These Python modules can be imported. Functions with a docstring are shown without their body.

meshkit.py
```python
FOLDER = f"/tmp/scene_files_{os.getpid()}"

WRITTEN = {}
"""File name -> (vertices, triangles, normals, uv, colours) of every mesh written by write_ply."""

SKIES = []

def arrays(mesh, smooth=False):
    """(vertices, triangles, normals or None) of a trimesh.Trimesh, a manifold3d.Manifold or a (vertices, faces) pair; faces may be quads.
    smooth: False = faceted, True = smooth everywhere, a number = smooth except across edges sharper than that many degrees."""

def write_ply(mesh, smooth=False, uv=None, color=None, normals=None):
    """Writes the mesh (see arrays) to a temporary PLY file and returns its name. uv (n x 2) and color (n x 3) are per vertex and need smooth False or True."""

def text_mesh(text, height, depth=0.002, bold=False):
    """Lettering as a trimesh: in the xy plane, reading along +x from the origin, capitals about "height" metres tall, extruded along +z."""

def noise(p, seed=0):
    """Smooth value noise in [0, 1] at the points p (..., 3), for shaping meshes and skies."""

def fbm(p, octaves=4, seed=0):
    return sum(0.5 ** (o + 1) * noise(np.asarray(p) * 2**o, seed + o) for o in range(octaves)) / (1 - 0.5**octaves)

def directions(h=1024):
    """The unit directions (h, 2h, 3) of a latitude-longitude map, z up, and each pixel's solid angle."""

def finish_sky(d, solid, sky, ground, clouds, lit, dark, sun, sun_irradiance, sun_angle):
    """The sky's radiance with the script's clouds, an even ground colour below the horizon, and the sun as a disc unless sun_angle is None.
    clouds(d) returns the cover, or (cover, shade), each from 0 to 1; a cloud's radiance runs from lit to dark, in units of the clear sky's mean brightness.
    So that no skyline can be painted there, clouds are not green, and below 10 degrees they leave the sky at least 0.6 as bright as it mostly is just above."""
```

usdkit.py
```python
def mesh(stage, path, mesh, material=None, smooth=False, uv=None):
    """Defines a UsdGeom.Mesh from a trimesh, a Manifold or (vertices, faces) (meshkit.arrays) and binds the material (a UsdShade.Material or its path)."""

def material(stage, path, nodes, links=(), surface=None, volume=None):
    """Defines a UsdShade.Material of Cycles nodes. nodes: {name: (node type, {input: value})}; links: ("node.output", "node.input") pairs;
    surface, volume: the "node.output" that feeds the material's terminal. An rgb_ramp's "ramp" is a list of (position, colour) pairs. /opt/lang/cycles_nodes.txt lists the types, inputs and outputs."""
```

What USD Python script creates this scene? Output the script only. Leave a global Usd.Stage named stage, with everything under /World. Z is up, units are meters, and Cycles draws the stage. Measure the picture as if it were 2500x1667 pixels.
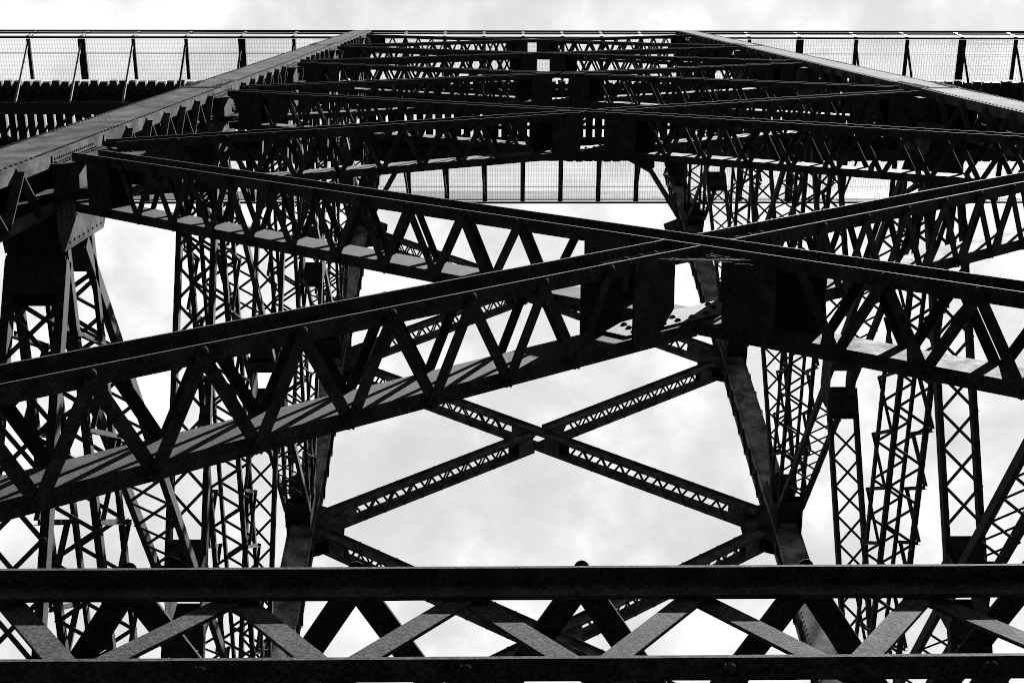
import math, random
import numpy as np
import usdkit, meshkit
from pxr import Usd, UsdGeom, UsdLux, UsdShade, Sdf, Gf, Vt

stage = Usd.Stage.CreateInMemory()
UsdGeom.SetStageUpAxis(stage, UsdGeom.Tokens.z)
UsdGeom.SetStageMetersPerUnit(stage, 1.0)
UsdGeom.Xform.Define(stage, '/World')
UsdGeom.Scope.Define(stage, '/World/Looks')
H0 = 1.6                      # eye height: all heights below are counted from the eye
rnd = random.Random(7)

# ------------------------------------------------------------------ camera
PITCH, YAW, ROLL, CX = 1.19713, 0.04554, -0.044749, -1.34254
d = np.array([math.sin(YAW)*math.cos(PITCH), math.cos(YAW)*math.cos(PITCH), math.sin(PITCH)])
r = np.array([math.cos(YAW), -math.sin(YAW), 0.0]); u = np.cross(r, d)
r, u = math.cos(ROLL)*r + math.sin(ROLL)*u, -math.sin(ROLL)*r + math.cos(ROLL)*u
cam = UsdGeom.Camera.Define(stage, '/World/camera')
cam.CreateHorizontalApertureAttr(36.0)
cam.CreateVerticalApertureAttr(36.0*682/1024)
cam.CreateFocalLengthAttr(36.0*3485.67/2500)
cam.CreateClippingRangeAttr(Gf.Vec2f(0.05, 5000))
M = Gf.Matrix4d(*r, 0, *u, 0, *(-d), 0, CX, 0, H0, 1)
cam.AddTransformOp().Set(M)
EXPOSURE = 3.4
cam.CreateExposureAttr(EXPOSURE)

# ------------------------------------------------------------------ sky and sun
SUN = np.array([1.29, -0.654, 2.78]); SUN /= np.linalg.norm(SUN)
sky = UsdLux.DomeLight.Define(stage, '/World/sky')
skymat = usdkit.material(stage, '/World/Looks/sky_clouds', {
    'sky': ('sky_texture', {'sky_type': 'single_scattering', 'sun_disc': False, 'sun_elevation': float(math.asin(SUN[2])),
                            'sun_rotation': float(math.atan2(SUN[0], SUN[1])), 'altitude': 100.0}),
    'grey': ('hsv', {'saturation': 0.0, 'value': 1.0, 'fac': 1.0}),
    'tc': ('texture_coordinate', {}),
    'map': ('mapping', {'scale': (1.0, 1.0, 1.0), 'location': (11.2, 3.3, 1.8)}),
    'n1': ('noise_texture', {'scale': 17.0, 'detail': 9.0, 'roughness': 0.60, 'distortion': 0.2}),
    'n2': ('noise_texture', {'scale': 6.0, 'detail': 3.0, 'roughness': 0.5}),
    'ad': ('mix_float', {'fac': 0.45}),
    'ramp': ('rgb_ramp', {'ramp': [(0.00, (1.245,)*3), (0.36, (1.315,)*3), (0.44, (1.457,)*3), (0.50, (1.655,)*3), (0.55, (1.881,)*3), (0.62, (2.008,)*3), (1.00, (2.051,)*3)]}),
    'mix': ('mix_color', {'blend_type': 'mix', 'fac': 0.985, 'use_clamp': False, 'use_clamp_result': False}),
    'bg': ('background_shader', {'strength': 0.05}),
}, [('sky.color', 'grey.color'), ('tc.generated', 'map.vector'), ('map.vector', 'n1.vector'), ('map.vector', 'n2.vector'),
    ('n1.fac', 'ad.a'), ('n2.fac', 'ad.b'), ('ad.result', 'ramp.fac'), ('grey.color', 'mix.a'), ('ramp.color', 'mix.b'),
    ('mix.result', 'bg.color')], surface='bg.background')
UsdShade.MaterialBindingAPI.Apply(sky.GetPrim()).Bind(skymat)
sky.GetPrim().SetCustomDataByKey('kind', 'structure')
sky.GetPrim().SetCustomDataByKey('label', 'bright sky of soft thin broken clouds')
sun = UsdLux.DistantLight.Define(stage, '/World/sun')
sun.CreateIntensityAttr(1.25); sun.CreateAngleAttr(0.53); sun.CreateNormalizeAttr(True)
sun.CreateColorAttr(Gf.Vec3f(1.0, 0.99, 0.975))
zz = SUN; xx = np.cross([0, 0, 1.0], zz); xx /= np.linalg.norm(xx); yy = np.cross(zz, xx)
sun.AddTransformOp().Set(Gf.Matrix4d(*xx, 0, *yy, 0, *zz, 0, 0, 0, 120, 1))

# ------------------------------------------------------------------ materials
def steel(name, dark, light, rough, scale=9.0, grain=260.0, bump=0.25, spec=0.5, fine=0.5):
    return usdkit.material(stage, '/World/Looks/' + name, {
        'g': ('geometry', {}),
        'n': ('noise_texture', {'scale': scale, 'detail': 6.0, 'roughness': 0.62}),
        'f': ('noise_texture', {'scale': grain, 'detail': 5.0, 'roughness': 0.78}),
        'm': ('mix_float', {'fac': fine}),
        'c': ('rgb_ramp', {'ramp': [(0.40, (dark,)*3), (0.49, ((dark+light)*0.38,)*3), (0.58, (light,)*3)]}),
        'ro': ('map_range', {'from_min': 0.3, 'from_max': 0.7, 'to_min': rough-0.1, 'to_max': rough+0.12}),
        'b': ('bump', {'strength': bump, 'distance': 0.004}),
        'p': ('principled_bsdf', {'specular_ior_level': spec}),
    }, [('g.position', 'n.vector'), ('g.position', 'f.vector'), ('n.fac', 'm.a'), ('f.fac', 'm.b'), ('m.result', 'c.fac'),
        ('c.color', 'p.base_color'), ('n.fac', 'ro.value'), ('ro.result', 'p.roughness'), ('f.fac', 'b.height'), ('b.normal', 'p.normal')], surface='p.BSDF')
MS = {
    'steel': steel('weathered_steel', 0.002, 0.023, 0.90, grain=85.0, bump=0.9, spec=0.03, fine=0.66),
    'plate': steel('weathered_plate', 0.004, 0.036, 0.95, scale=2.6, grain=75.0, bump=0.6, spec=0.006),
    'rusty_shade_lift': steel('rusty_lift_plate', 0.008, 0.125, 0.90, scale=2.2, grain=45.0, bump=0.5, spec=0.05),  # rusty tone, made paler to brighten the far legs in shade
    'shade_lift_bar': steel('shade_lift_bar', 0.006, 0.060, 0.90, scale=3.0, grain=60.0, bump=0.5, spec=0.05),  # paler steel: missing skylight and sun put into the colour
    'rivet': steel('rivet_steel', 0.002, 0.02, 0.9, scale=20.0, spec=0.01),
    'wood': steel('old_timber', 0.006, 0.03, 0.85, scale=6.0, grain=80.0, spec=0.05),
    'zinc': steel('galvanised_steel', 0.05, 0.09, 0.55, scale=14.0, bump=0.05, spec=0.1),
    'wire': steel('fence_wire', 0.008, 0.015, 0.6, scale=14.0, bump=0.0, spec=0.05),
    'sheet': steel('weathered_sheet', 0.012, 0.026, 0.85, scale=1.2, grain=30.0, bump=0.03, spec=0.1),
    'web': steel('cobweb', 0.05, 0.09, 0.6, bump=0.0),
}
ground_mat = usdkit.material(stage, '/World/Looks/ground_scrub', {
    'g': ('geometry', {}), 'n': ('noise_texture', {'scale': 0.35, 'detail': 8.0, 'roughness': 0.65}),
    'c': ('rgb_ramp', {'ramp': [(0.3, (0.006,)*3), (0.6, (0.016,)*3), (0.8, (0.03,)*3)]}),
    'p': ('principled_bsdf', {'roughness': 0.95, 'specular_ior_level': 0.1})},
    [('g.position', 'n.vector'), ('n.fac', 'c.fac'), ('c.color', 'p.base_color')], surface='p.BSDF')

# ------------------------------------------------------------------ mesh building
_used = {}
def numbered(parent, name):
    k = _used.get((parent, name), 0); _used[(parent, name)] = k + 1
    return name if k == 0 else f'{name}_{k:03d}'

class MB:
    """Collects prisms, plates, domes; build() makes them one mesh."""
    def __init__(self): self.v, self.f, self.n = [], [], 0
    def add(self, v, f):
        self.v.append(np.asarray(v, float)); self.f.append(np.asarray(f, int) + self.n); self.n += len(v); return self
    def bar(self, A, B, uu, w, t):
        """A prism from A to B, w wide along uu, t thick across."""
        A, B, uu = (np.asarray(k, float) for k in (A, B, uu)); a = B - A; a = a/np.linalg.norm(a)
        uu = uu - a*(uu@a); uu = uu/np.linalg.norm(uu); vv = np.cross(a, uu)
        c = [(-1, -1), (1, -1), (1, 1), (-1, 1)]
        v = [P + uu*(i*w/2) + vv*(j*t/2) for P in (A, B) for i, j in c]
        return self.add(v, BOXF)
    def poly(self, pts, nrm, t):
        """A flat convex plate through pts, t thick, centred on them."""
        P = np.asarray(pts, float); n = np.asarray(nrm, float); n = n/np.linalg.norm(n); k = len(P)
        area = sum(np.cross(P[i]-P[0], P[i+1]-P[0]) for i in range(1, k-1))
        if area@n < 0: P = P[::-1]
        v = np.vstack([P + n*t/2, P - n*t/2]); f = []
        for i in range(1, k-1): f += [(0, i, i+1), (k, k+i+1, k+i)]
        for i in range(k): j = (i+1) % k; f += [(i, k+i, k+j), (i, k+j, j)]
        return self.add(v, f)
    def dome(self, C, nrm, rad, seg=7, rings=2, h=0.75):
        C, n = np.asarray(C, float), np.asarray(nrm, float); n = n/np.linalg.norm(n)
        e = np.cross(n, [0.31, 0.52, 0.79]); e = e/np.linalg.norm(e); g = np.cross(n, e); v, f = [], []
        for q in range(rings):
            th = q*math.pi/2/rings
            for s in range(seg):
                ph = 2*math.pi*s/seg
                v.append(C + rad*math.cos(th)*(e*math.cos(ph)+g*math.sin(ph)) + n*rad*h*math.sin(th))
        v.append(C + n*rad*h)
        for q in range(rings-1):
            for s in range(seg):
                a, b = q*seg+s, q*seg+(s+1) % seg; f += [(a, b, b+seg), (a, b+seg, a+seg)]
        for s in range(seg): f.append(((rings-1)*seg+s, (rings-1)*seg+(s+1) % seg, rings*seg))
        return self.add(v, f)
    def build(self, name, mat, parent='/World', org=(0, 0, 0), smooth=False, kind=None):
        if not self.n: return None
        path = f'{parent}/{numbered(parent, name)}'
        v = np.vstack(self.v) - np.asarray(org) + ([0, 0, H0] if parent != '/World' or True else 0)
        m = usdkit.mesh(stage, path, (v, np.vstack(self.f)), MS[mat] if isinstance(mat, str) else mat, smooth=smooth)
        if kind: m.GetPrim().SetCustomDataByKey('kind', kind)
        return path
BOXF = [(0, 2, 1), (0, 3, 2), (4, 5, 6), (4, 6, 7), (0, 1, 5), (0, 5, 4), (1, 2, 6), (1, 6, 5), (2, 3, 7), (2, 7, 6), (3, 0, 4), (3, 4, 7)]

def thing(name, label, cat, loc=(0, 0, 0), group=None):
    path = '/World/' + numbered('/World', name)
    x = UsdGeom.Xform.Define(stage, path); x.AddTranslateOp().Set(Gf.Vec3d(*map(float, loc)))
    tagp(path, label, cat, group); return path
def tagp(path, label=None, cat=None, group=None, kind=None):
    p = stage.GetPrimAtPath(path)
    for k, v in (('label', label), ('category', cat), ('group', group), ('kind', kind)):
        if v: p.SetCustomDataByKey(k, v)

# ------------------------------------------------------------------ ground (behind the camera's back, lights the undersides)
N = 60; gx = np.linspace(-1, 1, N); gx = np.sign(gx)*np.abs(gx)**2.2*1500
X, Y = np.meshgrid(gx, gx, indexing='ij')
Z = (meshkit.fbm(np.stack([X*0.02, Y*0.02, X*0], -1), 4, 3) - 0.5)*np.clip(np.hypot(X, Y)/60 - 0.3, 0, 6)
R_ = np.hypot(X*0.8, Y)
Z += np.clip((R_-35)/140, 0, 1)**1.3*70*(0.8 + 0.5*meshkit.fbm(np.stack([X*0.008, Y*0.008, X*0], -1), 4, 8))
idx = np.arange(N*N).reshape(N, N)
F = np.stack([idx[:-1, :-1], idx[1:, :-1], idx[1:, 1:], idx[:-1, 1:]], -1).reshape(-1, 4)
usdkit.mesh(stage, '/World/ground', (np.stack([X, Y, Z], -1).reshape(-1, 3), F), ground_mat, smooth=True)
tagp('/World/ground', 'dark scrubby ground under the viaduct', kind='structure')

# ================================================================== THE STEEL TOWER
Y0N, SN, Y0F, SF = 1.5798, 0.13022, 20.524, 0.124166
LX, LW, DEP = 5.865, 0.66, 0.58
LEV = [3.19, 14.25, 22.5, 30.75, 38.95, 48.3]
TOP = 52.2
XD = 25.0                     # half length of deck that is built
YG = (11.40, 13.18); ZB, ZT = 52.96, 54.75      # the deck girders
LN, LF = math.hypot(1, SN), math.hypot(1, SF)
class Face:
    def __init__(self, y0, s, sign):
        self.y0, self.s, self.sign = y0, s, sign
        L = math.hypot(1, s); self.L = L
        self.t = np.array([0, sign*s, 1])/L               # up along the legs
        self.m = np.array([0, 1, -sign*s])/L              # away from the camera
    def P(self, x, z, o=0.0):
        return np.array([x, self.y0 + self.sign*self.s*z, z]) + self.m*o
NEAR, FAR = Face(Y0N, SN, 1), Face(Y0F, SF, -1)
EX = np.array([1.0, 0, 0])

tower = thing('steel_viaduct_tower', 'tall riveted black steel lattice tower with four leaning legs, laced cross braces and side struts', 'viaduct tower', (0, 11.3, 0))
TO = (0, 11.3, 0)
NIND = 0
def lacing(mb_or_list, A, a, pvec, m, s0, s1, pitch, phase, o0, o1, pp, w=0.065, t=0.011, rivets=None, rr=0.022, seg=6, rings=2, stand=0.0, ro=None):
    """Zigzag of flat bars in the plane at pp along pvec; odd bars lie on the even ones."""
    half = pitch/2; k0 = math.ceil((s0-phase)/half - 1e-6); pts = []
    k = k0
    while phase + k*half <= s1 + 1e-6:
        pts.append((phase + k*half, o0 if k % 2 == 0 else o1, k)); k += 1
    sg = 1 if pp > 0 else -1
    out = []
    for (sa, oa, ka), (sb, ob, kb) in zip(pts[:-1], pts[1:]):
        lay = (ka % 2)*t*1.05
        q = pvec*(pp + sg*(t/2 + 0.001 + lay))
        lay = lay if not stand else 0.0
        q = pvec*(pp + sg*(t/2 + 0.001 + lay))
        PA, PB = A + a*sa + m*oa + q, A + a*sb + m*ob + q
        e = (PB-PA)/np.linalg.norm(PB-PA)
        out.append((PA - e*0.035, PB + e*0.035))
    if rivets is not None:
        for s, o, k in pts:
            if ro is not None and k % 2 == 0: o = ro
            rivets.dome(A + a*s + m*o + pvec*(pp + sg*(2.1*t + 0.001)), pvec*sg, rr, seg, rings)
    uv = np.cross(a, m)
    res = []
    for PA, PB in out:
        mb = MB().bar(PA, PB, np.cross(PB-PA, pvec), w, t)
        if stand:                                              # an angle: its second leg stands off the lower edge
            e = (PB-PA)/np.linalg.norm(PB-PA); lo = np.cross(e, pvec); lo = -lo if lo[2] > 0 else lo
            c = lo*(w/2-t/2) + pvec*sg*(t/2 + stand/2 + 0.0005)
            mb.bar(PA + c + e*0.03, PB + c - e*0.03, pvec, stand, t)
        res.append(mb)
    return res
def emit(bars, parent, individually, name='lacing_bar'):
    if individually:
        for b in bars: b.build(name, 'steel', parent, TO)
    else:
        mb = MB()
        for b in bars:
            mb.add(np.vstack(b.v), np.vstack(b.f))
        mb.build('lacing', 'steel', parent, TO, kind='stuff')

def channel(mb, A, a, p, m, s0, s1, W, oplate, otoe, t=0.012):
    """A rolled channel: plate at oplate across p, flanges out to otoe."""
    q = lambda s, pp, o: A + a*s + p*pp + m*o
    mb.bar(q(s0, 0, oplate), q(s1, 0, oplate), p, W-2*t, t)
    lo, hi = min(oplate-t/2, otoe), max(oplate+t/2, otoe)
    for sg in (-1, 1):
        mb.bar(q(s0, sg*(W/2-t/2), (lo+hi)/2), q(s1, sg*(W/2-t/2), (lo+hi)/2), m, hi-lo, t)

def brace(face, xa, za, xb, zb, cut=None, ind=False, pitch=0.56, ph=(0.0, 0.28), name='cross_brace', mat='steel', W=0.30, nearby=False, window=None, far_up=False):
    """A cross brace in a leg face: two channels back to back, laced above and below, stay plates at its ends and middle."""
    A0, B0 = face.P(xa, za), face.P(xb, zb); L = np.linalg.norm(B0-A0); a = (B0-A0)/L
    m = face.m; p = np.cross(m, a); p = p if p[2] > 0 else -p
    ends = 0.60*L/abs(xb-xa)                       # the leg stands in the first and last stretch
    mid = L/2
    spans = [(ends, L-ends)] if cut is None else [(ends, mid-cut), (mid+cut, L-ends)]
    mb, rv = MB(), MB()
    for s0, s1 in spans:
        channel(mb, A0, a, p, m, s0, s1, W, 0.084, 0.0)
        channel(mb, A0, a, p, m, s0, s1, W, 0.496, DEP)
    seg, rings = (9, 3) if nearby else (6, 2)
    q = lambda s, pp, o: A0 + a*s + p*pp + m*o
    bars = []
    sp = 0.36                                      # stay plates
    mc, mr, sp = (0.62, 0.50, 0.36) if nearby else (0.53, 0.53, 0.46)
    zones = [(ends+0.66, mid-mc-0.24), (mid+mr+0.24, L-ends-0.66)]
    for sg in (-1, 1):
        for c in (ends+0.46, mid-mc, mid+mr, L-ends-0.46):
            sp = 0.38 if nearby else 0.46
            off = ((0.16 if nearby and c == mid+mr else 0.12) if c > mid else -0.12)*(1 if sg > 0 else 0)
            if nearby and sg < 0 and c == mid-mc:          # this one has its inner corner cut off
                mb.poly([q(c+e_, -(W/2+0.007), o_) for e_, o_ in ((-sp/2, 0.015), (sp/2, 0.015), (sp/2, 0.36), (sp/2-0.20, DEP-0.015), (-sp/2, DEP-0.015))], p, 0.012)
                continue
            mb.bar(q(c-sp/2+off, sg*(W/2+0.007), DEP/2), q(c+sp/2+off, sg*(W/2+0.007), DEP/2), m, DEP-0.03, 0.012)
            for k in range(4):
                for o in (0.045, DEP-0.045):
                    rv.dome(q(c+off-sp/2+0.05+k*(sp-0.09)/3, sg*(W/2+0.013), o), p*sg, 0.022, seg, rings)
        for z0, z1 in zones:
            bars += lacing(None, A0, a, p, m, z0, z1, pitch, ph[0] if sg > 0 else ph[1], 0.050, DEP-0.045, sg*W/2, w=0.065 if nearby else (0.048 if far_up else 0.058), rivets=rv, rr=0.021, ro=0.024, seg=seg, rings=rings)
    path = mb.build(name, mat, tower, TO)
    if ind and window:
        c = lambda b: np.vstack(b.v).mean(0)[0]
        emit([b for b in bars if window[0] < c(b) < window[1]], path, True)
        emit([b for b in bars if not window[0] < c(b) < window[1]], path, False)
    else: emit(bars, path, ind)
    rv.build('rivets', 'rivet', path, TO, smooth=40, kind='stuff')
    return path

def cross(face, z0, z1, **kw):
    x0 = LX
    th = 2*math.atan((z1-z0)/(2*x0)); th = min(th, math.pi-th)
    cut = 0.15*(1+abs(math.cos(th)))/math.sin(th) + 0.015
    kA, kB = kw.pop('A', {}), kw.pop('B', {})
    brace(face, -x0, z1, x0, z0, **kw, **kA)                      # falls to the right, runs through
    brace(face, -x0, z0, x0, z1, cut=cut, **kw, **kB)             # rises to the right, in two halves
    c = face.P(0, (z0+z1)/2); t, m = face.t, face.m
    g, rv = MB(), MB()
    for o in (0.066, 0.478):
        hx, hz = 0.62, 0.20
        P = lambda x, z: c + EX*x + t*z + m*o
        sl = (z1-z0)/(2*x0)
        ua = np.array([1.0, sl])/math.hypot(1, sl); va = np.array([-ua[1], ua[0]])
        Q = lambda a_, b_: P(*(ua*a_ + va*b_))
        g.poly([Q(-0.82, -0.12), Q(0.82, -0.12), Q(0.82, 0.12), Q(0.05, 0.125), Q(-0.16, 0.17), Q(-0.40, 0.15), Q(-0.82, 0.12)], m, 0.010)
        for k in range(-5, 6):
            for q_, v_ in enumerate((-0.08, 0.0, 0.08)):
                u_ = k*0.14 + 0.045*q_
                if (k in (-1, 0) and q_ > 0) or (k in (1, 2) and q_ == 0) or (k == 3 and q_ == 1): continue
                rv.dome(Q(u_, v_) - m*0.005, -m, 0.021, 10, 3, 0.8)
    path = g.build('gusset_plate', 'shade_lift_bar', tower, TO)  # crossing plate toned paler so it looks sunlit
    rv.build('rivets', 'rivet', path, TO, smooth=40, kind='stuff')

# ---- cross braces of the near face, lowest first (the nearest pair has every bar as a piece of its own)
def phase_for(face, xa, za, xb, zb, s_ref, pitch):
    """Moves the lacing so that its nodes fall where the photograph has them: s_ref is measured along (x, z) from (0, 0)."""
    a = np.array([xb-xa, zb-za]); a /= np.linalg.norm(a)
    return (s_ref - a@np.array([xa, za])) % pitch
zl, zh = LEV[0]-0.05, LEV[1]+0.02
phA = phase_for(NEAR, -LX, zh, LX, zl, -8.76, 0.562); phB = phase_for(NEAR, -LX, zl, LX, zh, 1.916, 0.552)
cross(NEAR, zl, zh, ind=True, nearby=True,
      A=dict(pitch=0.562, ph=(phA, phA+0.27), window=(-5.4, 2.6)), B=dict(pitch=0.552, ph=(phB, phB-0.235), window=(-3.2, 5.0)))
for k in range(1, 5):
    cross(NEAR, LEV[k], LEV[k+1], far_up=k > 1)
for k in range(1, 5):
    cross(FAR, LEV[k], LEV[k+1], mat='shade_lift_bar')  # far braces coloured paler to lift their shaded channels

# ---- the nearest horizontal strut of the near face: four angles laced on all sides
def near_strut():
    z0, z1 = 2.915, 3.475; x0, x1 = -5.28, 5.28
    m, t = NEAR.m, NEAR.t; mb, rv = MB(), MB()
    zt = lambda z, o: NEAR.P(0, z, o)
    for zz_, sg in ((z1, 1), (z0, -1)):
        for oo, so in ((0.0, 1), (DEP, -1)):
            b = zt(zz_, oo) - t*sg*0.007
            mb.bar(b + EX*x0 + m*so*0.030, b + EX*x1 + m*so*0.030, m, 0.060, 0.014)
            c = b - t*sg*(0.007+0.040) + m*so*(0.060-0.006)
            mb.bar(c + EX*x0, c + EX*x1, t, 0.080, 0.012)
    A = NEAR.P(0, (z0+z1)/2); W = np.linalg.norm(NEAR.P(0, z1)-NEAR.P(0, z0))
    bars = []; pt = 0.632
    for sg, ph in ((1, -2.346), (-1, -2.03)):
        bars += lacing(None, A, EX, t, m, x0+0.25, x1-0.25, pt, ph, 0.055, DEP-0.05, sg*W/2, w=0.072, rivets=rv, rr=0.022 if sg > 0 else 0.015, ro=0.016, seg=12, rings=4)
    for o, sg, ph in ((0.0605, 1, -2.346), (DEP-0.0605, -1, -2.03)):
        bars += lacing(None, A + m*o, EX, -m*-1, t, x0+0.25, x1-0.25, pt, ph, -W/2+0.05, W/2-0.05, sg*0.0001, w=0.068, rivets=None)
    path = mb.build('horizontal_strut', 'steel', tower, TO)
    emit(bars, path, True)
    rv.build('rivets', 'rivet', path, TO, smooth=40, kind='stuff')
near_strut()

# ---- the four legs
def leg(face, sd, z0, z1, plate_w, splices, pitch=1.0, phase=0.0, mat='plate', stand=0.075):
    t, m = face.t, face.m; P = lambda xo, z, o: face.P(sd*LX + xo, z, o)
    mb, rv = MB(), MB(); bars = []
    hw = plate_w/2
    L = (z1-z0)*face.L
    mb.bar(P(0, z0, 0.006), P(0, z1, 0.006), EX, plate_w, 0.014)                # outer cover plate
    mb.bar(P(0, z0, DEP-0.006), P(0, z1, DEP-0.006), EX, plate_w, 0.014)
    for s in (-1, 1):
        x = s*(hw-0.012)
        mb.bar(P(x, z0, 0.0135+0.061), P(x, z1, 0.0135+0.061), m, 0.122, 0.014)
        mb.bar(P(x, z0, DEP-0.0135-0.053), P(x, z1, DEP-0.0135-0.053), m, 0.106, 0.014)
        nodes = [z for z in LEV if z0 < z < z1]
        for zn in nodes:                                                        # web plates at the joints
            mb.bar(P(x+s*0.014, zn-0.75, DEP/2), P(x+s*0.014, zn+0.75, DEP/2), m, DEP-0.05, 0.012)
            for zz_ in np.arange(zn-0.68, zn+0.7, 0.075):
                for o in (0.06, 0.10, DEP-0.10, DEP-0.06):
                    if s*sd < 0: rv.dome(P(x+s*0.020, zz_, o), EX*s, 0.016, 6, 2)
        A = face.P(sd*LX, 0); edges = [z0] + [q for zn in nodes for q in (zn-0.85, zn+0.85)] + [z1]
        for e0, e1 in zip(edges[::2], edges[1::2]):
            if e1-e0 > 0.8:
                bars += lacing(None, A, t, EX, m, e0*face.L, e1*face.L, pitch, phase, 0.07, DEP-0.07, x+s*0.007, w=0.075, t=0.012, rivets=rv, rr=0.018, stand=stand)
    pitchr = 0.145
    for s in (-1, 1):
        xs = s*(hw-0.045)
        z = z0
        while z < z1:
            near_joint = min(abs(z-q) for q in LEV) < 1.1
            rv.dome(P(xs, z, -0.0015), -m, 0.019, 7, 2, 0.8)
            z += 0.075 if near_joint else pitchr
    for xs in (-0.16, -0.08, 0.08, 0.16):                                     # rows of flattened heads along the plate
        for z in np.arange(z0, min(z1, 24), 0.24): rv.dome(P(xs, z, -0.0012), -m, 0.013, 5, 1, 0.25)
    for zj in splices:                                                        # doubled plate above each joint in the cover plate
        mb.bar(P(0, zj, -0.0075), P(0, zj+1.55, -0.0075), EX, plate_w-0.004, 0.012)
        for z in np.arange(zj+0.06, zj+1.5, 0.085):
            for xs in (-0.285, -0.235, -0.185, 0.185, 0.235, 0.285):
                if abs(xs) > 0.2 or z < zj+0.9: rv.dome(P(xs, z + (0.04 if abs(xs) == 0.235 else 0), -0.0135), -m, 0.019, 7, 2, 0.8)
    path = mb.build('leg', mat, tower, TO)
    emit(bars, path, False)
    rv.build('rivets', 'rivet', path, TO, smooth=40, kind='stuff')
    return path
GND = -H0 - 0.3
for sd in (-1, 1):
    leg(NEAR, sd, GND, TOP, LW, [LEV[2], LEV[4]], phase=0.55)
for sd in (-1, 1):
    leg(FAR, sd, GND, 54.45, 0.614, [LEV[2], LEV[4]], phase=0.2, mat='rusty_shade_lift', stand=0.045)  # paler colour stands in for skylight on these shaded legs

# ---- gussets that tie the cross braces to the legs
for face, levels in ((NEAR, LEV), (FAR, LEV[1:])):
    for sd in (-1, 1):
        for zn in levels:
            g, rv = MB(), MB(); t, m = face.t, face.m
            for o in (0.104, 0.474):
                P = lambda x, z: face.P(sd*(LX-LW/2+0.012-x), zn, o) + t*z
                g.poly([P(0, -0.80), P(0.20, -0.72), P(0.66, -0.32), P(0.66, 0.32), P(0.20, 0.72), P(0, 0.80)], m, 0.012)
                for z in np.arange(-0.7, 0.72, 0.1):
                    for x in (0.045, 0.10): rv.dome(P(x, z+(0.05 if x > 0.06 else 0)) - m*0.006, -m, 0.018, 7, 2)
                for k in range(4):
                    for j in (-0.05, 0.05):
                        for up in (-1, 1): rv.dome(P(0.24+k*0.1, up*(0.17+k*0.04+j)) - m*0.006, -m, 0.018, 7, 2)
                g.bar(face.P(sd*(LX-LW/2-0.008), zn, o) - t*0.7 - m*0.014, face.P(sd*(LX-LW/2-0.008), zn, o) + t*0.7 - m*0.014, EX, 0.03, 0.014)
            path = g.build('gusset_plate', 'plate', tower, TO)
            rv.build('rivets', 'rivet', path, TO, smooth=40, kind='stuff')

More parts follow.
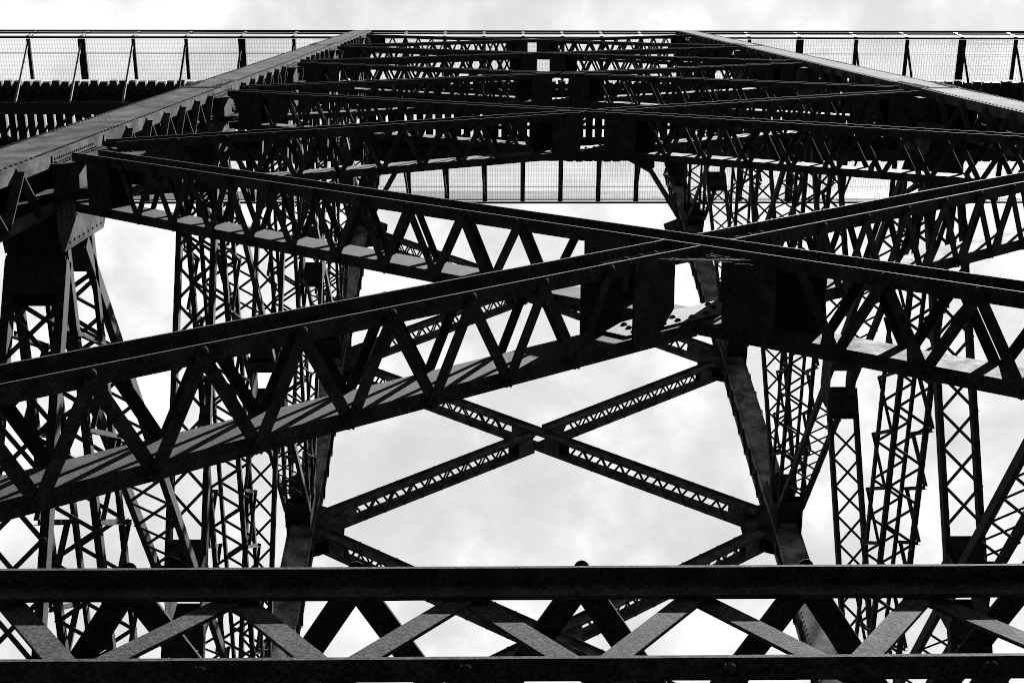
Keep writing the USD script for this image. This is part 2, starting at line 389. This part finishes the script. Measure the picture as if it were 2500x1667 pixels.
# ---- the two side frames: struts across, braces of two channels with crossed lacing
XI, XO = 5.60, 6.14
def yn(z): return NEAR.P(0, z, DEP)[1]
def yf(z): return FAR.P(0, z, 0)[1]
EY, EZ = np.array([0, 1.0, 0]), np.array([0, 0, 1.0])
def side_strut(sd, zn):
    z0, z1 = zn-0.36, zn+0.62; ya, yb = yn(zn)+0.02, yf(zn)-0.02
    mb, rv = MB(), MB(); bars = []
    for x, sx in ((XI, 1), (XO, 1)):
        for z, sz in ((z0, 1), (z1, -1)):
            X_ = sd*x
            mb.bar((X_+sd*sx*0.040, ya, z), (X_+sd*sx*0.040, yb, z), EX, 0.08, 0.012)
            mb.bar((X_+sd*sx*0.006, ya, z+sz*0.053), (X_+sd*sx*0.006, yb, z+sz*0.053), EZ, 0.094, 0.012)
    n = int((yb-ya-1.6)//1.1); y0 = (ya+yb)/2 - n*1.1/2
    for x, so in ((XI-0.012, -1), (XO+0.092, 1)):
        for k in range(2*n):
            up = k % 2 == 0
            yb_, yt_ = (y0 + k*0.55, y0 + (k+1)*0.55) if up else (y0 + (k+1)*0.55, y0 + k*0.55)
            lay = 0.0 if up else 0.0115
            A_, B_ = np.array([sd*(x+so*(0.006+lay)), yb_, z0-0.02]), np.array([sd*(x+so*(0.006+lay)), yt_, z1+0.02])
            e_ = (B_-A_)/np.linalg.norm(B_-A_); lo = np.cross(e_, EX); lo = -lo if lo[2] > 0 else lo
            b_ = MB().bar(A_-e_*0.03, B_+e_*0.03, lo, 0.055, 0.010)
            c_ = lo*0.0325 + EX*sd*so*(0.024+0.0115-lay)
            bars.append(b_.bar(A_+c_, B_+c_, EX, 0.055, 0.010))
    for z, s in ((z0-0.006, -1), (z1+0.006, 1)):
        A = np.array([sd*(XI+XO+0.08)/2, ya, z])
        bars += lacing(None, A, EY, EZ, EX, 0.7, yb-ya-0.7, 0.76, 0.2 if s < 0 else 0.58, -(XO-XI)/2, (XO-XI)/2, s*0.0002, w=0.05, rivets=None)
        for y in (ya+0.35, yb-0.35):
            mb.bar((sd*XI+sd*0.03, y, z+s*0.007), (sd*XO+sd*0.05, y, z+s*0.007), EY, 0.55, 0.012)
    path = mb.build('side_strut', 'steel', tower, TO)
    emit(bars, path, False)

def side_brace(sd, zlo, zhi, rising, cut=None, mid=None):
    """rising: from the near leg low to the far leg high."""
    A, B = (np.array([0, yn(zlo), zlo]), np.array([0, yf(zhi), zhi])) if rising else (np.array([0, yn(zhi), zhi]), np.array([0, yf(zlo), zlo]))
    L = np.linalg.norm(B-A); a = (B-A)/L; p = np.cross(EX, a); p = p if p[2] > 0 else -p
    e0 = 1.0; W = 0.16
    spans = [(e0-0.35, L-e0+0.35)] if cut is None else [(e0-0.35, mid-cut), (mid+cut, L-e0+0.35)]
    mb = MB(); bars = []
    for s0, s1 in spans:
        for x, sx in ((XI, -1), (XO, 1)):
            C = A + EX*sd*x
            channel(mb, C, a, p, EX*sd, s0, s1, W, 0.006, 0.085)
    m_ = L/2 if mid is None else mid
    zones = [(e0+0.10, m_-0.82), (m_+0.82, L-e0-0.10)]
    C = A + EX*sd*(XI+XO+0.085)/2; h = (XO-XI)/2
    for sg in (-1, 1):
        for z0, z1 in zones:
            for ph, o0, o1, lift in ((0.0, -h, h, 0.0), (0.0, h, -h, 0.024)) if sg < 0 else ():
                bars += lacing(None, C, a, p, EX, z0, z1, 1.16, ph, o0, o1, sg*(W/2+lift), w=0.048, t=0.010)
        off = 0.04*sg
        for c, ln in ((e0-0.14, 0.40), (m_-0.60, 0.36), (m_+0.60, 0.36), (L-e0+0.14, 0.40)):
            mb.bar(C + a*(c-ln/2+off) + p*sg*(W/2+0.008), C + a*(c+ln/2+off) + p*sg*(W/2+0.008), EX, XO-XI+0.06, 0.012)
    path = mb.build('side_brace', 'steel', tower, TO)
    emit(bars, path, False)
    return A, a, L
for sd in (-1, 1):
    for k in range(1, 6): side_strut(sd, LEV[k])
    for k in range(0, 5):
        zlo, zhi = LEV[k], LEV[k+1]
        P1, Q1 = np.array([yn(zlo), zlo]), np.array([yf(zhi), zhi]); P2, Q2 = np.array([yn(zhi), zhi]), np.array([yf(zlo), zlo])
        T = np.linalg.solve(np.array([Q1-P1, -(Q2-P2)]).T, P2-P1)
        L1, L2 = np.linalg.norm(Q1-P1), np.linalg.norm(Q2-P2)
        c_ = abs((Q1-P1)@(Q2-P2)/L1/L2); cut = 0.13*(1+c_)/math.sqrt(1-c_*c_) + 0.02
        side_brace(sd, zlo, zhi, True, None, T[0]*L1)
        side_brace(sd, zlo, zhi, False, cut, T[1]*L2)
        g = MB()
        yc, zc = P1 + (Q1-P1)*T[0]
        for x in (XI-0.075+0.085, XO-0.010):
            g.poly([(sd*x, yc+dy, zc+dz) for dy, dz in ((-0.55, -0.2), (-0.25, -0.38), (0.25, -0.38), (0.55, -0.2), (0.55, 0.2), (0.25, 0.38), (-0.25, 0.38), (-0.55, 0.2))], EX, 0.010)
        g.build('gusset_plate', 'plate', tower, TO)
    for k in range(1, 6):                                           # gussets at the legs
        zn = LEV[k]
        for near_ in (True, False):
            g, rv = MB(), MB()
            y = yn(zn)-0.30 if near_ else yf(zn)+0.30; s = 1 if near_ else -1; sl = (SN if near_ else -SF)
            for x in (XI-0.012, XO+0.012):
                g.poly([(sd*x, y+s*dy+sl*dz, zn+dz) for dy, dz in ((0.0, -0.62), (0.50, -0.66), (0.76, -0.60), (0.76, 0.2), (0.76, 0.95), (0.60, 1.15), (0.0, 1.2))], EX, 0.010)
                for dy in (0.36, 0.45, 0.69):
                    for dz in np.arange(-0.5, 1.0, 0.17): rv.dome((sd*x-sd*0.005 if x < 6 else sd*x+sd*0.005, y+s*dy+sl*dz, zn+dz), -EX*sd if x < 6 else EX*sd, 0.018, 6, 2)
            path = g.build('gusset_plate', 'plate', tower, TO)
            rv.build('rivets', 'rivet', path, TO, smooth=40, kind='stuff')
    # cap girder of the side frame, that the deck girders stand on
    c = MB(); ya, yb = yn(51.9)-0.25, yf(52.4)+0.2
    c.bar((sd*LX, ya, 52.42), (sd*LX, yb, 52.42), EZ, 1.0, 0.014)
    for z in (51.91, 52.94): c.bar((sd*LX, ya, z), (sd*LX, yb, z), EX, 0.40, 0.02)
    c.build('cap_girder', 'steel', tower, TO)
    # knee brace from the far leg up to the deck girder
    kb = MB(); A_, B_ = FAR.P(sd*5.50, 49.9, 0.20), np.array([sd*4.55, YG[1]+0.10, 52.93])
    mK = np.cross(B_-A_, EX); mK /= np.linalg.norm(mK)
    kb.bar(A_, B_, np.cross(B_-A_, mK), 0.16, 0.10)
    dn = np.cross(mK, EX); dn = dn if dn[2] > 0 else -dn
    kb.poly([A_ + EX*sd*0.10 - dn*0.75, A_ + EX*sd*0.10 + dn*1.1, A_ - EX*sd*0.22 + dn*1.0, A_ - EX*sd*0.34 + dn*0.75], mK, 0.02)
    kb.poly([B_ + EX*sd*0.42 + dn*0.02, B_ + EX*sd*0.40 - dn*0.55, B_ + EX*sd*0.12 - dn*0.85, B_ - EX*sd*0.75 + dn*0.02], mK, 0.02)
    kb.build('knee_brace', 'steel', tower, TO)

# ================================================================== THE DECK
def girder(y, label):
    t = thing('plate_girder', label, 'girder', (0, y, ZB+H0), 'deck girders'); o = (0, y, ZB+H0)
    w, fl = MB(), MB()
    w.bar((-XD, y, (ZB+ZT)/2), (XD, y, (ZB+ZT)/2), EZ, ZT-ZB-0.05, 0.014).build('web', 'steel', t, o)
    MB().bar((-XD, y, ZB+0.012), (XD, y, ZB+0.012), EY, 0.42, 0.024).build('bottom_flange', 'steel', t, o)
    MB().bar((-XD, y, ZT-0.012), (XD, y, ZT-0.012), EY, 0.36, 0.024).build('top_flange', 'steel', t, o)
    for x in ARMS:
        b = MB()
        for s in (-1, 1):
            b.bar((x, y+s*0.065, ZB+0.026), (x, y+s*0.065, ZT-0.026), EY, 0.11, 0.012)
            b.bar((x+0.04, y+s*0.014, ZB+0.026), (x+0.04, y+s*0.014, ZT-0.026), EX, 0.07, 0.012)
        b.build('stiffener', 'steel', t, o)
    rv = MB()
    for x in np.arange(-XD, XD, 0.16):
        for s in (-1, 1): rv.dome((x, y+s*0.15, ZB-0.001), -EZ, 0.018, 5, 1)
    rv.build('rivets', 'rivet', t, o, kind='stuff')
ARMS = [-20.87, -18.86, -16.84, -14.87, -12.86, -10.74, -8.75, -6.0, -4.49, -2.98, -1.47, 0.04, 1.55, 3.06, 4.57, 6.08, 8.73, 10.68, 12.85, 14.83, 16.97, 19.04, 21.05]
WIDE = {-16.84, -10.74, 10.68, 16.97}
girder(YG[0], 'long black plate girder under the near ends of the ties, above the near legs')
girder(YG[1], 'long black plate girder under the far ends of the ties, before the far walkway')
# sway bracing between the girders
o = (0, 12.3, ZB+H0)
t = thing('deck_bracing', 'flat diagonal steel bracing between the two deck girders', 'bracing', o)
k = 0; x = -XD+0.5
while x < XD-2:
    y0, y1 = (YG[0]+0.1, YG[1]-0.1) if k % 2 == 0 else (YG[1]-0.1, YG[0]+0.1)
    MB().bar((x, y0, ZB+0.10), (x+1.95, y1, ZB+0.10), np.cross([1.95, y1-y0, 0], EZ), 0.12, 0.012).build('diagonal', 'steel', t, o); x += 1.95; k += 1
for x in np.arange(-XD+2, XD, 3.9):
    MB().bar((x, YG[0]+0.02, ZB+0.7), (x, YG[1]-0.02, ZB+0.7), EZ, 0.25, 0.02).build('cross_frame', 'steel', t, o)
# ties, rails and the guard timber that lie on the girders
TZ = 54.755
tl = thing('tie_deck', 'row of heavy square-ended timber ties laid across the two deck girders with narrow gaps', 'railway ties', (0, 12.3, 54.8+H0)); o = (0, 12.3, 54.8+H0)
pitch = 0.366; k0 = 62
for k in range(-k0, k0+1):
    x = k*pitch + 0.05 + rnd.uniform(-0.008, 0.008); w = 0.266 + rnd.uniform(-0.012, 0.012); e = rnd.uniform(-0.03, 0.03)
    MB().bar((x, 10.74+e, TZ+0.128), (x, 13.86+e, TZ+0.128), EX, w, 0.25 + rnd.uniform(-0.006, 0.006)).build('tie', 'wood', tl, o)
for y, nm, lab in ((11.58, 'rail', 'old rail nearer the near girder on the ties'), (13.03, 'rail', 'old rail nearer the far girder on the ties')):
    mb = MB()
    for zz_, w, h in ((TZ+0.275, 0.14, 0.02), (TZ+0.335, 0.02, 0.10), (TZ+0.40, 0.07, 0.035)): mb.bar((-XD, y, zz_), (XD, y, zz_), EY, w, h)
    tagp(mb.build('rail', 'steel'), lab, 'rail', 'rails on the ties')
tagp(MB().bar((-XD, 12.57, TZ+0.335), (XD, 12.57, TZ+0.335), EY, 0.15, 0.14).build('guard_timber', 'wood'), 'long guard timber along the middle of the ties', 'timber')
for which, ys in (('near', (10.97, 11.18, 11.39)), ('far', (13.24, 13.45, 13.66))):
    o = (0, ys[1], TZ+0.27+H0)
    pk = thing('plank_walk', f'strip of long planks lying lengthwise on the {which} ends of the ties', 'planks', o, 'plank strips on the ties')
    for y in ys:
        x = -XD
        while x < XD-0.1:
            x1 = min(XD, x + 4.9 + rnd.uniform(-0.3, 0.3)); zp = TZ+0.293+rnd.uniform(0, 0.006)
            MB().bar((x+0.004, y, zp), (x1-0.004, y, zp), EY, 0.20, 0.05).build('plank', 'wood', pk, o); x = x1

# ---- the two walkways that hang out beyond the ties
def walkway(side):
    near_ = side < 0
    yo, yi = (9.126, 10.85) if near_ else (15.656, 13.78)
    s = -1 if near_ else 1
    lab = 'near' if near_ else 'far'
    org = (0, yo, 55.2+H0)
    t = thing('side_walkway', f'{lab} cantilevered walkway of steel arms, sloping struts and open wire mesh', 'walkway', org, 'cantilevered walkways')
    MB().bar((-XD, yo, 55.23), (XD, yo, 55.23), EZ, 0.15, 0.07).build('edge_beam', 'steel', t, org)
    for x in ARMS:
        w = 0.27 if x in WIDE else (0.125 if near_ else 0.18)
        MB().bar((x, yo-s*0.06, 55.175), (x, 10.72 if near_ else 13.88, 55.175), EX, w, 0.11).build('arm', 'steel', t, org)
        b = MB(); A_, B_ = np.array([x-0.10, (YG[0]-0.16 if near_ else YG[1]+0.16), ZB+0.08]), np.array([x-0.02, yo-s*0.22, 55.11])
        b.bar(A_, B_, EX, 0.075, 0.010)
        b.bar(A_ + EX*0.037, B_ + EX*0.037, np.cross(B_-A_, EX), 0.07, 0.010)
        b.build('sloping_strut', 'zinc' if near_ and x < -13 else 'steel', t, org)
    wm = MB(); rw = 0.006
    for y in np.arange(min(yo, yi)+0.05, max(yo, yi), 0.05):
        wm.bar((-XD, y, 55.265), (XD, y, 55.265), EY, rw, rw)
    wm.bar((-XD, yo-s*0.62, 55.27), (XD, yo-s*0.62, 55.27), EY, 0.022, 0.022)
    for x in np.arange(-XD, XD, 0.1015):
        wm.bar((x, yo, 55.275), (x, yi, 55.275), EX, rw*1.2, rw*1.2)
    wm.build('wire_mesh', 'wire', t, org, kind='stuff')
    # railing on the outer edge
    yr = yo + s*0.05
    org2 = (0, yr, 55.2+H0)
    f = thing('railing', f'{lab} railing of pale posts and round rails on the outer edge of the {lab} walkway', 'railing', org2, 'walkway railings')
    for z, rad in ((56.36, 0.042), (55.85, 0.032)):
        mb = MB()
        n = 8
        for k in range(n):
            a0, a1 = 2*math.pi*k/n, 2*math.pi*(k+1)/n
            c = lambda a: np.array([0, yr + rad*math.cos(a), z + rad*math.sin(a)])
            q = np.array([c(a0)-EX*XD, c(a0)+EX*XD, c(a1)+EX*XD, c(a1)-EX*XD]); mb.add(q, [(0, 1, 2), (0, 2, 3)])
        mb.build('top_rail' if z > 56 else 'middle_rail', 'steel', f, org2)
    for x in ARMS:
        b = MB()
        b.bar((x, yr, 55.23), (x, yr, 56.44), EX, 0.11, 0.014)
        b.bar((x+0.037, yr-s*0.035, 55.23), (x+0.037, yr-s*0.035, 56.44), EY, 0.07, 0.012)
        b.build('post', 'zinc', f, org2)
    if not near_:
        pn = MB().bar((-XD, yr-0.10, 56.1), (XD, yr-0.10, 56.1), EZ, 1.2, 0.012)
        pn.build('sheet_panel', 'sheet', f, org2)
walkway(-1); walkway(1)

# ---- old cobwebs in the trough of the nearest cross brace, by the crossing
wb = MB(); rr = random.Random(3)
c = NEAR.P(0.0, 8.42); t_, m_ = NEAR.t, NEAR.m
for k in range(9):
    x0, x1 = sorted(rr.uniform(-0.34, 0.30) for _ in range(2)); z0 = rr.uniform(-0.15, 0.12)
    A_ = c + EX*x0 + t_*(z0-0.28) + m_*rr.uniform(-0.01, 0.05); B_ = c + EX*x1 + t_*(z0-0.28+rr.uniform(-0.06, 0.06)) + m_*rr.uniform(-0.01, 0.05)
    wb.bar(A_, B_, m_, 0.0005, 0.0005)
tagp(wb.build('cobweb', 'web', kind='stuff'), 'tangle of old cobweb threads in the crossing of the nearest braces', 'cobweb')
